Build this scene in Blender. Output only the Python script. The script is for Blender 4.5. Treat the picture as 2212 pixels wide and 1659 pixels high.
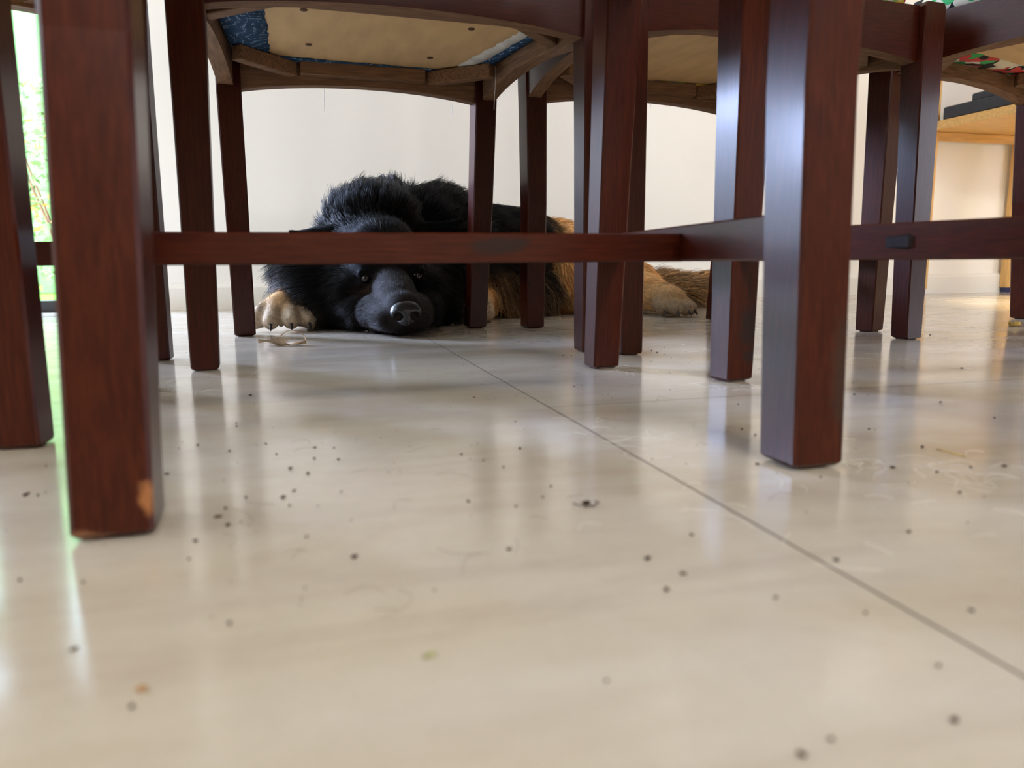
import bpy, bmesh, math, random
import numpy as np
from mathutils import Vector, Matrix

for o in list(bpy.data.objects):
    bpy.data.objects.remove(o, do_unlink=True)
SC = bpy.context.scene
COL = SC.collection
RND = random.Random(7)

# ------------------------------------------------------------------ camera
F_PX, W_PX, H_PX = 1660.0, 2212.0, 1659.0
CAM_Z = 0.11
YAW = math.radians(15.5)                        # camera heading, to the right of the room's +Y
PITCH = math.atan((829.5 - 565.6) / F_PX)       # looking slightly down
ROLL = math.radians(0.417)
fwd = Vector((math.sin(YAW) * math.cos(PITCH), math.cos(YAW) * math.cos(PITCH), -math.sin(PITCH)))
r0 = Vector((math.cos(YAW), -math.sin(YAW), 0.0))
u0 = r0.cross(fwd)
rgt = math.cos(ROLL) * r0 - math.sin(ROLL) * u0
upv = math.cos(ROLL) * u0 + math.sin(ROLL) * r0
cam_d = bpy.data.cameras.new('camera')
cam = bpy.data.objects.new('camera', cam_d)
COL.objects.link(cam)
M = Matrix((rgt, upv, -fwd)).transposed().to_4x4()
M.translation = Vector((0, 0, CAM_Z))
cam.matrix_world = M
cam_d.sensor_fit = 'HORIZONTAL'
cam_d.sensor_width = 36.0
cam_d.lens = 36.0 * F_PX / W_PX
cam_d.clip_start = 0.01
cam_d.clip_end = 100
cam_d.dof.use_dof = True
cam_d.dof.focus_distance = 1.15
cam_d.dof.aperture_fstop = 9.0
SC.camera = cam

# ------------------------------------------------------------------ view, world, daylight
SC.view_settings.view_transform = 'Standard'
SC.view_settings.look = 'None'
SC.view_settings.gamma = 1.0
SC.view_settings.exposure = 0.84
SC.view_settings.use_curve_mapping = False
SC.cycles.use_denoising = True
SC.cycles.max_bounces = 6
SC.cycles.diffuse_bounces = 4
SC.cycles.glossy_bounces = 4
SC.cycles.transparent_max_bounces = 6
SC.cycles.sample_clamp_indirect = 6.0
SC.cycles.caustics_reflective = False
SC.cycles.caustics_refractive = False

world = bpy.data.worlds.new('sky')
SC.world = world
world.use_nodes = True
bgn = world.node_tree.nodes['Background']
bgn.inputs[0].default_value = (0.58, 0.78, 1.0, 1)
bgn.inputs[1].default_value = 5.5

def area(name, loc, target, sx, sy, power, color, portal=False):
    l = bpy.data.lights.new(name, 'AREA')
    l.shape = 'RECTANGLE'
    l.size, l.size_y = sx, sy
    l.energy = power
    l.color = color
    if portal:
        l.cycles.is_portal = True
    o = bpy.data.objects.new(name, l)
    COL.objects.link(o)
    o.location = loc
    o.rotation_euler = (Vector(target) - Vector(loc)).to_track_quat('-Z', 'Y').to_euler()
    return o

DOOR_X0, DOOR_X1, DOOR_H = -1.32, -0.45, 2.10
WALL_Y = 2.035
area('sky_portal', ((DOOR_X0 + DOOR_X1) / 2, WALL_Y + 0.1, DOOR_H / 2), ((DOOR_X0 + DOOR_X1) / 2, 0, DOOR_H / 2),
     DOOR_X1 - DOOR_X0, DOOR_H, 1, (1, 1, 1), portal=True)
area('front_window_daylight', (1.2, -3.35, 1.75), (0.6, 1.0, 0.3), 2.4, 1.2, 22, (0.97, 0.98, 1.0))
area('overhead_fill_light', (0.5, -2.2, 2.55), (0.75, 0.0, 0.3), 1.3, 1.0, 78, (1.0, 0.985, 0.95))  # added overhead fill for steep light from above; the ceiling has no opening
area('left_window_daylight', (-2.38, 0.9, 1.25), (0.4, 1.1, 0.2), 1.5, 1.4, 22, (0.78, 0.84, 1.0))
area('garden_door_skylight', (-2.35, 3.10, 1.20), (0.05, 1.0, 0.0), 0.8, 0.8, 300, (0.52, 0.62, 1.0))
area('right_glass_door_daylight', (3.12, -0.35, 0.50), (1.2, 0.4, 0.2), 1.0, 0.75, 14, (0.80, 0.85, 1.0))
_sp = bpy.data.lights.new('warm_ceiling_lamp', 'SPOT')
_sp.energy, _sp.color, _sp.spot_size, _sp.spot_blend, _sp.shadow_soft_size = 360, (1.0, 0.80, 0.50), math.radians(38), 0.4, 0.03
_so = bpy.data.objects.new('warm_ceiling_lamp', _sp); COL.objects.link(_so)
_so.location = (2.20, 0.90, 2.5); _so.rotation_euler = (math.radians(4), 0, 0)

# ------------------------------------------------------------------ helpers
def link(o):
    COL.objects.link(o)
    return o

def tag(o, label=None, cat=None, group=None, kind=None):
    if label: o['label'] = label
    if cat: o['category'] = cat
    if group: o['group'] = group
    if kind: o['kind'] = kind
    return o

def empty(name, loc, rz=0.0):
    o = bpy.data.objects.new(name, None)
    o.location = loc
    o.rotation_euler = (0, 0, rz)
    o.empty_display_size = 0.1
    return link(o)

def mesh_obj(name, verts, faces, mats, parent=None, midx=None, smooth=False):
    me = bpy.data.meshes.new(name)
    me.from_pydata([tuple(v) for v in verts], [], faces)
    if not isinstance(mats, (list, tuple)):
        mats = [mats]
    for m in mats:
        me.materials.append(m)
    if midx is not None:
        me.polygons.foreach_set('material_index', midx)
    bm = bmesh.new(); bm.from_mesh(me)
    bmesh.ops.recalc_face_normals(bm, faces=bm.faces)
    bm.to_mesh(me); bm.free()
    if smooth:
        me.polygons.foreach_set('use_smooth', [True] * len(me.polygons))
    me.update()
    o = bpy.data.objects.new(name, me)
    if parent: o.parent = parent
    return link(o)

class MB:
    """collects shapes into one mesh"""
    def __init__(s): s.v = []; s.f = []; s.m = []
    def add(s, verts, faces, mi=0):
        b = len(s.v)
        s.v += [tuple(v) for v in verts]
        s.f += [tuple(i + b for i in f) for f in faces]
        s.m += (mi if isinstance(mi, list) else [mi] * len(faces))
    def loft(s, rings, mi=0, caps=True, side_mi=None):
        n = len(rings[0]); vs = [p for r in rings for p in r]; fs = []; ms = []
        for k in range(len(rings) - 1):
            for i in range(n):
                j = (i + 1) % n
                fs.append((k * n + i, k * n + j, (k + 1) * n + j, (k + 1) * n + i))
                ms.append(side_mi[i] if side_mi else mi)
        if caps:
            fs.append(tuple(range(n))); ms.append(mi)
            fs.append(tuple((len(rings) - 1) * n + i for i in range(n))); ms.append(mi)
        s.add(vs, fs, ms)
    def box(s, x0, x1, y0, y1, z0, z1, c=0.0, mi=0):
        """axis box; chamfered by c"""
        cx, cy = (x0 + x1) / 2, (y0 + y1) / 2
        hx, hy = (x1 - x0) / 2, (y1 - y0) / 2
        if c <= 0:
            s.loft([rect(cx, cy, hx, hy, z0), rect(cx, cy, hx, hy, z1)], mi)
        else:
            s.loft([crect(cx, cy, hx - c, hy - c, z0, c), crect(cx, cy, hx, hy, z0 + c, c),
                    crect(cx, cy, hx, hy, z1 - c, c), crect(cx, cy, hx - c, hy - c, z1, c)], mi)
    def obox(s, p0, p1, w, z0, z1, c=0.0, mi=0):
        """bar lying from p0 to p1 (xy), width w, between z0 and z1"""
        p0 = Vector((p0[0], p0[1])); p1 = Vector((p1[0], p1[1]))
        d = (p1 - p0); L = d.length; d /= L; n = Vector((-d.y, d.x))
        t = MB(); t.box(0, L, -w / 2, w / 2, z0, z1, c, mi)
        vs = [(p0.x + d.x * v[0] + n.x * v[1], p0.y + d.y * v[0] + n.y * v[1], v[2]) for v in t.v]
        s.add(vs, t.f, t.m)
    def tube(s, pts, r, n=6, mi=0):
        pts = [Vector(p) for p in pts]
        rs = r if isinstance(r, (list, tuple)) else [r] * len(pts)
        rings = []
        for i, p in enumerate(pts):
            t = (pts[min(i + 1, len(pts) - 1)] - pts[max(i - 1, 0)]).normalized()
            a = Vector((0, 0, 1)) if abs(t.z) < 0.9 else Vector((1, 0, 0))
            u = t.cross(a).normalized(); w = t.cross(u)
            rings.append([p + rs[i] * (math.cos(2 * math.pi * k / n) * u + math.sin(2 * math.pi * k / n) * w) for k in range(n)])
        s.loft(rings, mi)
    def build(s, name, mats, parent=None, smooth=False):
        return mesh_obj(name, s.v, s.f, mats, parent, s.m, smooth)

def rect(cx, cy, hx, hy, z):
    return [(cx - hx, cy - hy, z), (cx + hx, cy - hy, z), (cx + hx, cy + hy, z), (cx - hx, cy + hy, z)]

def crect(cx, cy, hx, hy, z, c):
    c = min(c, hx * 0.9, hy * 0.9)
    return [(cx - hx + c, cy - hy, z), (cx + hx - c, cy - hy, z), (cx + hx, cy - hy + c, z), (cx + hx, cy + hy - c, z),
            (cx + hx - c, cy + hy, z), (cx - hx + c, cy + hy, z), (cx - hx, cy + hy - c, z), (cx - hx, cy - hy + c, z)]

# ------------------------------------------------------------------ materials
def new_mat(name):
    m = bpy.data.materials.new(name)
    m.use_nodes = True
    nt = m.node_tree
    return m, nt, nt.nodes['Principled BSDF']

def N(nt, kind, **kw):
    n = nt.nodes.new(kind)
    for k, v in kw.items():
        setattr(n, k, v)
    return n

def ramp(nt, fac, stops):
    r = N(nt, 'ShaderNodeValToRGB')
    els = r.color_ramp.elements
    while len(els) < len(stops): els.new(0.5)
    for e, (p, c) in zip(els, stops):
        e.position = p
        e.color = tuple(c) + (1,) if len(c) == 3 else c
    nt.links.new(fac, r.inputs[0])
    return r.outputs[0]

def mix(nt, fac, a, b, blend='MIX'):
    m = N(nt, 'ShaderNodeMix', data_type='RGBA', blend_type=blend)
    for sock, v in ((m.inputs[0], fac), (m.inputs[6], a), (m.inputs[7], b)):
        if isinstance(v, (int, float)): sock.default_value = v
        elif isinstance(v, tuple): sock.default_value = v + (1,) if len(v) == 3 else v
        else: nt.links.new(v, sock)
    return m.outputs[2]

def math_n(nt, op, a, b=None, c=None):
    m = N(nt, 'ShaderNodeMath', operation=op)
    for i, v in enumerate((a, b, c)):
        if v is None: continue
        if isinstance(v, (int, float)): m.inputs[i].default_value = v
        else: nt.links.new(v, m.inputs[i])
    return m.outputs[0]

def coords(nt, scale=(1, 1, 1), loc=(0, 0, 0), rot=(0, 0, 0)):
    tc = N(nt, 'ShaderNodeTexCoord')
    mp = N(nt, 'ShaderNodeMapping')
    mp.inputs['Scale'].default_value = scale
    mp.inputs['Location'].default_value = loc
    mp.inputs['Rotation'].default_value = rot
    nt.links.new(tc.outputs['Object'], mp.inputs[0])
    return mp.outputs[0]

def noise(nt, vec, scale, detail=4.0, rough=0.55, dist=0.0):
    n = N(nt, 'ShaderNodeTexNoise')
    n.inputs['Scale'].default_value = scale
    n.inputs['Detail'].default_value = detail
    n.inputs['Roughness'].default_value = rough
    n.inputs['Distortion'].default_value = dist
    nt.links.new(vec, n.inputs['Vector'])
    return n.outputs[0]

def bump(nt, bsdf, h, strength, dist=0.001):
    b = N(nt, 'ShaderNodeBump')
    b.inputs['Strength'].default_value = strength
    b.inputs['Distance'].default_value = dist
    nt.links.new(h, b.inputs['Height'])
    nt.links.new(b.outputs[0], bsdf.inputs['Normal'])

_wood = {}
def wood(axis='z', tone=1.0, spots=(), key=''):
    """dark red varnished hardwood, grain along axis; spots = (x,y,z,radius,colour) stains and worn places"""
    k = (axis, tone, key)
    if k in _wood: return _wood[k]
    m, nt, b = new_mat('varnished_red_wood_' + axis + key)
    st = {'x': (5, 90, 90), 'y': (90, 5, 90), 'z': (90, 90, 5)}[axis]
    st2 = {'x': (1.5, 12, 12), 'y': (12, 1.5, 12), 'z': (12, 12, 1.5)}[axis]
    off = (RND.random() * 9, RND.random() * 9, RND.random() * 9)
    g = noise(nt, coords(nt, st, off), 6.0, 6, 0.6, 0.4)
    big = noise(nt, coords(nt, st2, off), 2.0, 3, 0.5, 0.1)
    pore = noise(nt, coords(nt, tuple(v * 3 for v in st), off), 9.0, 2, 0.5)
    c1 = ramp(nt, g, [(0.25, (0.024 * tone, 0.0036 * tone, 0.0013 * tone)), (0.5, (0.048 * tone, 0.0076 * tone, 0.0025 * tone)), (0.75, (0.078 * tone, 0.0150 * tone, 0.0048 * tone))])
    c2 = ramp(nt, big, [(0.10, (0.72, 0.70, 0.70)), (0.9, (1.20, 1.15, 1.1))])
    col = mix(nt, 1.0, c1, c2, 'MULTIPLY')
    pr = ramp(nt, pore, [(0.50, (1, 1, 1)), (0.80, (0.72, 0.68, 0.68))])
    col = mix(nt, 1.0, col, pr, 'MULTIPLY')
    for (x, y, z, r, cc, stretch) in spots:
        tc = N(nt, 'ShaderNodeTexCoord')
        vm = N(nt, 'ShaderNodeVectorMath', operation='SUBTRACT')
        nt.links.new(tc.outputs['Object'], vm.inputs[0]); vm.inputs[1].default_value = (x, y, z)
        vs = N(nt, 'ShaderNodeVectorMath', operation='MULTIPLY')
        nt.links.new(vm.outputs[0], vs.inputs[0]); vs.inputs[1].default_value = stretch
        vl = N(nt, 'ShaderNodeVectorMath', operation='LENGTH')
        nt.links.new(vs.outputs[0], vl.inputs[0])
        nz = noise(nt, coords(nt, (1, 1, 1), (x * 7, y, z)), 160.0, 3)
        d = math_n(nt, 'ADD', vl.outputs[1], math_n(nt, 'MULTIPLY', math_n(nt, 'SUBTRACT', nz, 0.5), r * 1.2))
        f = N(nt, 'ShaderNodeMapRange')
        nt.links.new(d, f.inputs[0])
        f.inputs[1].default_value = r * 0.6; f.inputs[2].default_value = r * 1.15
        f.inputs[3].default_value = 0.85; f.inputs[4].default_value = 0.0
        col = mix(nt, f.outputs[0], col, cc)
    nt.links.new(col, b.inputs['Base Color'])
    b.inputs['Roughness'].default_value = 0.31
    b.inputs['Specular IOR Level'].default_value = 0.22
    b.inputs['Coat Weight'].default_value = 0.08
    b.inputs['Coat Roughness'].default_value = 0.15
    bump(nt, b, g, 0.06, 0.0005)
    _wood[k] = m
    return m

def simple(name, color, rough=0.6, spec=0.4, var=0.12, nscale=30.0, bumps=0.0, metal=0.0, stretch=(1, 1, 1)):
    m, nt, b = new_mat(name)
    n = noise(nt, coords(nt, stretch), nscale, 4)
    lo = tuple(c * (1 - var) for c in color); hi = tuple(min(1, c * (1 + var)) for c in color)
    nt.links.new(ramp(nt, n, [(0.3, lo), (0.7, hi)]), b.inputs['Base Color'])
    b.inputs['Roughness'].default_value = rough
    b.inputs['Specular IOR Level'].default_value = spec
    b.inputs['Metallic'].default_value = metal
    if bumps: bump(nt, b, n, bumps, 0.001)
    return m

M_RAW = {a: simple('bare_wood_' + a, (0.20, 0.105, 0.055), 0.75, 0.25, 0.35, 5.0, 0.15,
                   stretch={'x': (4, 60, 60), 'y': (60, 4, 60), 'z': (60, 60, 4)}[a]) for a in 'xyz'}
M_PLY = simple('plywood_underside', (0.68, 0.455, 0.225), 0.7, 0.25, 0.10, 6.0, 0.05, stretch=(8, 2, 2))
M_FELT = simple('foot_pad_felt', (0.10, 0.075, 0.06), 0.9, 0.1, 0.3, 200)
M_THREAD = simple('cotton_thread', (0.75, 0.72, 0.66), 0.8, 0.2, 0.1, 50)
M_LINING = simple('white_lining_cloth', (0.62, 0.60, 0.54), 0.85, 0.15, 0.15, 40)
M_NAIL = simple('rusty_nail_head', (0.10, 0.045, 0.02), 0.55, 0.4, 0.4, 300)
M_PINE = simple('yellow_pine', (0.66, 0.40, 0.14), 0.42, 0.4, 0.18, 5.0, 0.04, stretch=(30, 30, 3))
M_PINE_X = simple('yellow_pine_board', (0.66, 0.40, 0.14), 0.42, 0.4, 0.18, 5.0, 0.04, stretch=(3, 30, 30))
M_DARKBOX = simple('dark_blue_black_plastic', (0.018, 0.023, 0.034), 0.5, 0.4, 0.2, 60)
M_BLUECAP = simple('dark_blue_foot_cap', (0.02, 0.025, 0.09), 0.5, 0.4, 0.1, 60)

def blue_fabric():
    m, nt, b = new_mat('indigo_batik_cloth')
    co = coords(nt)
    vor = N(nt, 'ShaderNodeTexVoronoi'); vor.inputs['Scale'].default_value = 11.0
    nt.links.new(co, vor.inputs['Vector'])
    d = math_n(nt, 'ADD', vor.outputs['Distance'], math_n(nt, 'MULTIPLY', noise(nt, co, 25.0, 2), 0.10))
    rings = math_n(nt, 'SINE', math_n(nt, 'MULTIPLY', d, 62.0))
    v2 = N(nt, 'ShaderNodeTexVoronoi'); v2.inputs['Scale'].default_value = 330.0
    nt.links.new(co, v2.inputs['Vector'])
    dots = ramp(nt, v2.outputs['Distance'], [(0.30, (1, 1, 1)), (0.48, (0, 0, 0))])
    rm = ramp(nt, rings, [(0.35, (0, 0, 0)), (0.6, (1, 1, 1))])
    f = mix(nt, 1.0, dots, rm, 'MULTIPLY')
    base = ramp(nt, noise(nt, co, 40.0, 3), [(0.3, (0.012, 0.035, 0.085)), (0.7, (0.03, 0.085, 0.17))])
    nt.links.new(mix(nt, f, base, (0.33, 0.44, 0.60)), b.inputs['Base Color'])
    b.inputs['Roughness'].default_value = 0.85
    b.inputs['Specular IOR Level'].default_value = 0.2
    return m

def print_fabric(name, cols, scale):
    m, nt, b = new_mat(name)
    co = coords(nt, (1, 1, 1), (0.13, 0.07, 0), (0, 0, 0.5))
    vor = N(nt, 'ShaderNodeTexVoronoi', distance='MANHATTAN'); vor.inputs['Scale'].default_value = scale
    nt.links.new(co, vor.inputs['Vector'])
    sep = N(nt, 'ShaderNodeSeparateColor'); nt.links.new(vor.outputs['Color'], sep.inputs[0])
    r = N(nt, 'ShaderNodeValToRGB'); r.color_ramp.interpolation = 'CONSTANT'
    els = r.color_ramp.elements
    while len(els) < len(cols): els.new(0.5)
    for i, (e, c) in enumerate(zip(els, cols)):
        e.position = i / len(cols); e.color = c + (1,)
    nt.links.new(sep.outputs[0], r.inputs[0])
    nt.links.new(r.outputs[0], b.inputs['Base Color'])
    b.inputs['Roughness'].default_value = 0.85
    b.inputs['Specular IOR Level'].default_value = 0.2
    return m

M_BLUE = blue_fabric()
M_PRINT_Y = print_fabric('yellow_wax_print_cloth', [(0.75, 0.48, 0.05), (0.70, 0.66, 0.55), (0.01, 0.01, 0.012), (0.75, 0.50, 0.06), (0.02, 0.22, 0.38), (0.32, 0.50, 0.14), (0.45, 0.03, 0.03)], 75)
M_PRINT_G = print_fabric('green_and_red_print_cloth', [(0.70, 0.66, 0.52), (0.05, 0.40, 0.12), (0.02, 0.02, 0.02), (0.55, 0.06, 0.06), (0.06, 0.42, 0.14), (0.75, 0.72, 0.62)], 45)

def floor_mat():
    m, nt, b = new_mat('polished_cream_floor')
    co = coords(nt)
    # faint smeared veins running across the room
    v1 = noise(nt, coords(nt, (1.6, 5.0, 1), (3, 1, 0), (0, 0, 0.32)), 1.6, 5, 0.55, 0.8)
    v2 = noise(nt, coords(nt, (2.6, 8.0, 1), (8, 2, 0), (0, 0, -0.5)), 1.5, 4, 0.55, 1.6)
    base = ramp(nt, v1, [(0.30, (0.58, 0.52, 0.425)), (0.5, (0.62, 0.58, 0.51)), (0.72, (0.66, 0.635, 0.59))])
    grime = ramp(nt, v2, [(0.30, (0.74, 0.67, 0.66)), (0.55, (1, 1, 1))])
    col = mix(nt, 0.45, base, grime, 'MULTIPLY')
    fine = noise(nt, co, 60.0, 5, 0.7)
    col = mix(nt, 0.35, col, ramp(nt, fine, [(0.3, (0.86, 0.84, 0.80)), (0.6, (1, 1, 1))]), 'MULTIPLY')
    # joints between the floor sheets
    sp = N(nt, 'ShaderNodeSeparateXYZ'); nt.links.new(co, sp.inputs[0])
    wob = math_n(nt, 'MULTIPLY', math_n(nt, 'SUBTRACT', noise(nt, co, 90.0, 2), 0.5), 0.0006)
    dx = math_n(nt, 'ABSOLUTE', math_n(nt, 'ADD', math_n(nt, 'SUBTRACT', sp.outputs[0], 0.1815), wob))
    dy = math_n(nt, 'ABSOLUTE', math_n(nt, 'ADD', math_n(nt, 'SUBTRACT', sp.outputs[1], 0.549), wob))
    lx = math_n(nt, 'LESS_THAN', dx, 0.0006)
    ly = math_n(nt, 'MULTIPLY', math_n(nt, 'LESS_THAN', dy, 0.0005), math_n(nt, 'GREATER_THAN', sp.outputs[0], 0.1815))
    line = math_n(nt, 'MAXIMUM', lx, ly)
    col = mix(nt, line, col, (0.035, 0.022, 0.018))
    col = mix(nt, 1.0, col, (0.84, 0.795, 0.725), 'MULTIPLY')
    nt.links.new(col, b.inputs['Base Color'])
    rr = ramp(nt, noise(nt, coords(nt, (1, 3, 1)), 5.0, 5, 0.6), [(0.3, (0.10,) * 3), (0.7, (0.20,) * 3)])
    nt.links.new(mix(nt, line, rr, (0.9, 0.9, 0.9)), b.inputs['Roughness'])
    b.inputs['Specular IOR Level'].default_value = 0.55
    wav = noise(nt, coords(nt, (1, 1, 1)), 4.0, 2)
    bump(nt, b, wav, 0.02, 0.004)
    return m

def wall_mat(name, color):
    m, nt, b = new_mat(name)
    co = coords(nt)
    n = noise(nt, co, 3.0, 4)
    nt.links.new(ramp(nt, n, [(0.3, tuple(c * 0.97 for c in color)), (0.7, color)]), b.inputs['Base Color'])
    b.inputs['Roughness'].default_value = 0.6
    b.inputs['Specular IOR Level'].default_value = 0.3
    bump(nt, b, noise(nt, co, 260.0, 3), 0.12, 0.001)
    return m

M_FLOOR = floor_mat()
M_WALL = wall_mat('cream_wall_paint', (0.88, 0.865, 0.82))
M_SKIRT = wall_mat('cream_skirting_paint', (0.84, 0.82, 0.76))
M_WALL_TAN = wall_mat('warm_tan_wall_paint', (0.46, 0.36, 0.26))
M_CEIL = wall_mat('white_ceiling_paint', (0.82, 0.81, 0.78))
M_FRAME = simple('dark_metal_door_frame', (0.03, 0.03, 0.033), 0.4, 0.5, 0.1, 40)
M_GLASS, _nt, _b = new_mat('door_glass')
_nt.nodes.remove(_b)
_tr = N(_nt, 'ShaderNodeBsdfTransparent'); _gl = N(_nt, 'ShaderNodeBsdfGlossy'); _mx = N(_nt, 'ShaderNodeMixShader')
_tr.inputs[0].default_value = (0.97, 0.985, 0.975, 1); _gl.inputs['Roughness'].default_value = 0.02
_mx.inputs[0].default_value = 0.05
_nt.links.new(_tr.outputs[0], _mx.inputs[1]); _nt.links.new(_gl.outputs[0], _mx.inputs[2])
_nt.links.new(_mx.outputs[0], _nt.nodes['Material Output'].inputs[0])

# ------------------------------------------------------------------ the room
RX0, RX1, RY0, CEIL = -2.5, 3.2, -3.5, 2.6
def struct(name, mb, mats, parent=None):
    o = mb.build(name, mats, parent)
    if parent is None: o['kind'] = 'structure'
    return o

mb = MB(); mb.box(RX0 - 0.1, RX1 + 0.1, RY0 - 0.1, WALL_Y + 0.1, -0.05, 0.0)
struct('floor', mb, M_FLOOR)
mb = MB(); mb.box(RX0 - 0.1, RX1 + 0.1, RY0 - 0.1, WALL_Y + 0.1, CEIL, CEIL + 0.08)
struct('ceiling', mb, M_CEIL)
mb = MB()
mb.box(DOOR_X1, RX1, WALL_Y, WALL_Y + 0.1, 0, CEIL)
mb.box(RX0, DOOR_X0, WALL_Y, WALL_Y + 0.1, 0, CEIL)
mb.box(DOOR_X0, DOOR_X1, WALL_Y, WALL_Y + 0.1, DOOR_H, CEIL)
struct('wall_back', mb, M_WALL)
mb = MB(); mb.box(RX0 - 0.1, RX0, RY0, WALL_Y, 0, CEIL); struct('wall_left', mb, M_WALL)
mb = MB(); mb.box(RX1, RX1 + 0.1, RY0, WALL_Y, 0, CEIL); struct('wall_right', mb, M_WALL_TAN)
mb = MB(); mb.box(RX0, RX1, RY0 - 0.1, RY0, 0, CEIL); struct('wall_front', mb, M_WALL_TAN)
def skirting(name, x0, x1):
    mb = MB()
    prof = [(0, 0), (-0.013, 0), (-0.013, 0.052), (-0.010, 0.058), (-0.006, 0.062), (0, 0.063)]
    rings = [[(x, WALL_Y + p[0], p[1]) for p in prof] for x in (x0, x1)]
    mb.loft(rings)
    return struct(name, mb, M_SKIRT)
skirting('baseboard_back', DOOR_X1, RX1)
# glass garden door in the back wall
d = MB()
fw_ = 0.045
yc0, yc1 = WALL_Y + 0.02, WALL_Y + 0.065
d.box(DOOR_X0, DOOR_X0 + fw_, yc0, yc1, 0, DOOR_H); d.box(DOOR_X1 - fw_, DOOR_X1, yc0, yc1, 0, DOOR_H)
d.box(DOOR_X0, DOOR_X1, yc0, yc1, DOOR_H - fw_, DOOR_H); d.box(DOOR_X0, DOOR_X1, yc0, yc1, 0, 0.026)
dr = struct('door_1', d, M_FRAME)
d = MB(); d.box(DOOR_X0 + fw_, DOOR_X1 - fw_, WALL_Y + 0.04, WALL_Y + 0.044, 0.026, DOOR_H - fw_)
d.build('door_pane', M_GLASS, dr)

# ------------------------------------------------------------------ garden outside the door
M_PAVE = simple('pale_garden_paving', (0.62, 0.54, 0.47), 0.9, 0.2, 0.15, 8)
M_LAWN = simple('bright_lawn', (0.20, 0.42, 0.05), 0.9, 0.1, 0.5, 30)
M_LEAF = simple('bright_green_leaf', (0.22, 0.33, 0.12), 0.6, 0.3, 0.5, 9)
M_LEAF2 = simple('pale_green_wall_paint', (0.22, 0.42, 0.14), 0.8, 0.2, 0.1, 4)
M_FLOWER = simple('yellow_orange_flower', (0.60, 0.36, 0.10), 0.7, 0.2, 0.3, 20)
mb = MB(); mb.box(-6, 1, WALL_Y + 0.1, 3.4, -0.08, -0.03); struct('trim_1', mb, M_PAVE)
mb = MB(); mb.box(-6, 1, 3.4, 6.0, -0.08, -0.036)
tag(mb.build('lawn', M_LAWN), 'sunlit green lawn beyond the garden door', 'lawn', kind='stuff')
def shrub(cx, cy, w, dpt, h, n, label, flowers):
    t = empty('garden_shrub', (cx, cy, -0.033))
    lf = MB(); fl = MB()
    for i in range(n):
        z = 0.03 + RND.random() ** 0.8 * h
        a = RND.random() * 6.283; rr = math.sqrt(RND.random())
        p = Vector((math.cos(a) * rr * w, math.sin(a) * rr * dpt, z))
        u = Vector((RND.uniform(-1, 1), RND.uniform(-1, 1), RND.uniform(-0.5, 0.8))).normalized()
        v = u.cross(Vector((RND.uniform(-1, 1), RND.uniform(-1, 1), RND.uniform(-1, 1)))).normalized()
        L = RND.uniform(0.025, 0.06)
        (fl if RND.random() < flowers else lf).add([p, p + u * L * 0.5 + v * L * 0.22, p + u * L, p + u * L * 0.5 - v * L * 0.22], [(0, 1, 2, 3)])
    st = MB()
    for i in range(7):
        a = i * 0.9
        st.tube([(0.02 * math.cos(a), 0.02 * math.sin(a), 0), (w * 0.3 * math.cos(a), dpt * 0.3 * math.sin(a), h * 0.4), (w * 0.6 * math.cos(a), dpt * 0.6 * math.sin(a), h * 0.85)], [0.008, 0.006, 0.003])
    tag(lf.build('foliage', M_LEAF, t), kind='stuff'); st.build('stem', M_RAW['z'], t)
    if fl.v: tag(fl.build('flowers', M_FLOWER, t), kind='stuff')
    return tag(t, label, 'shrub')
shrub(-0.86, 3.62, 0.42, 0.2, 0.85, 1800, 'leafy green shrub with yellow flowers outside the garden door', 0.16)
mb = MB(); mb.box(-1.75, -0.85, 4.6, 4.75, -0.034, 1.7)
tag(mb.build('garden_wall', M_LEAF2), 'pale green wall standing behind the garden shrub', 'wall')

# ------------------------------------------------------------------ chairs
# local frame: x to the sitter's right, y to the front, z up, origin on the floor
FW_, RW_, DEP = 0.470, 0.385, 0.420
SEAT = 0.437
def bez(y0, pts, z):
    for (za, ya), (zb, yb) in zip(pts[:-1], pts[1:]):
        if za <= z <= zb:
            t = (z - za) / (zb - za); t = t * t * (3 - 2 * t)
            return ya + (yb - ya) * t
    return pts[-1][1]

def front_leg(sx):
    mb = MB()
    xo = sx * (FW_ / 2 - 0.0145); yo = DEP / 2 - 0.0145
    rings = []
    for z, hw in ((0.0015, 0.0122), (0.0035, 0.0140), (0.02, 0.0143), (0.12, 0.0152), (0.25, 0.0166), (0.36, 0.0180), (0.432, 0.0180), (SEAT, 0.0150)):
        rings.append(crect(xo - sx * 0.0008 * 0, yo - (hw - 0.0145), hw, hw, z, 0.0016))
    mb.loft(rings)
    return mb
REAR = [(0.0, 0.0), (0.20, 0.020), (0.40, 0.030), (0.60, 0.012), (0.97, -0.075)]
def rear_y(z): return -DEP / 2 + 0.016 + np.interp(z, [a for a, _ in REAR], [c for _, c in REAR])
RW_ = 0.385
def rear_x(z): return RW_ / 2 - 0.0155 + 0.007 * min(z, 0.4) / 0.4
def rear_leg(sx):
    mb = MB(); rings = []
    zs = [0.0015, 0.0035, 0.02, 0.08, 0.14, 0.20, 0.28, 0.36, 0.44, 0.52, 0.60, 0.70, 0.80, 0.90, 0.965, 0.97]
    for z in zs:
        hx = 0.0155 + 0.0015 * min(z, 0.36) / 0.36; hy = 0.0160 + 0.0035 * min(z, 0.36) / 0.36
        if z in (0.0015, 0.97): hx -= 0.002; hy -= 0.002
        rings.append(crect(sx * rear_x(z), rear_y(z), hx, hy, z, 0.0018))
    mb.loft(rings)
    return mb
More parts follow.
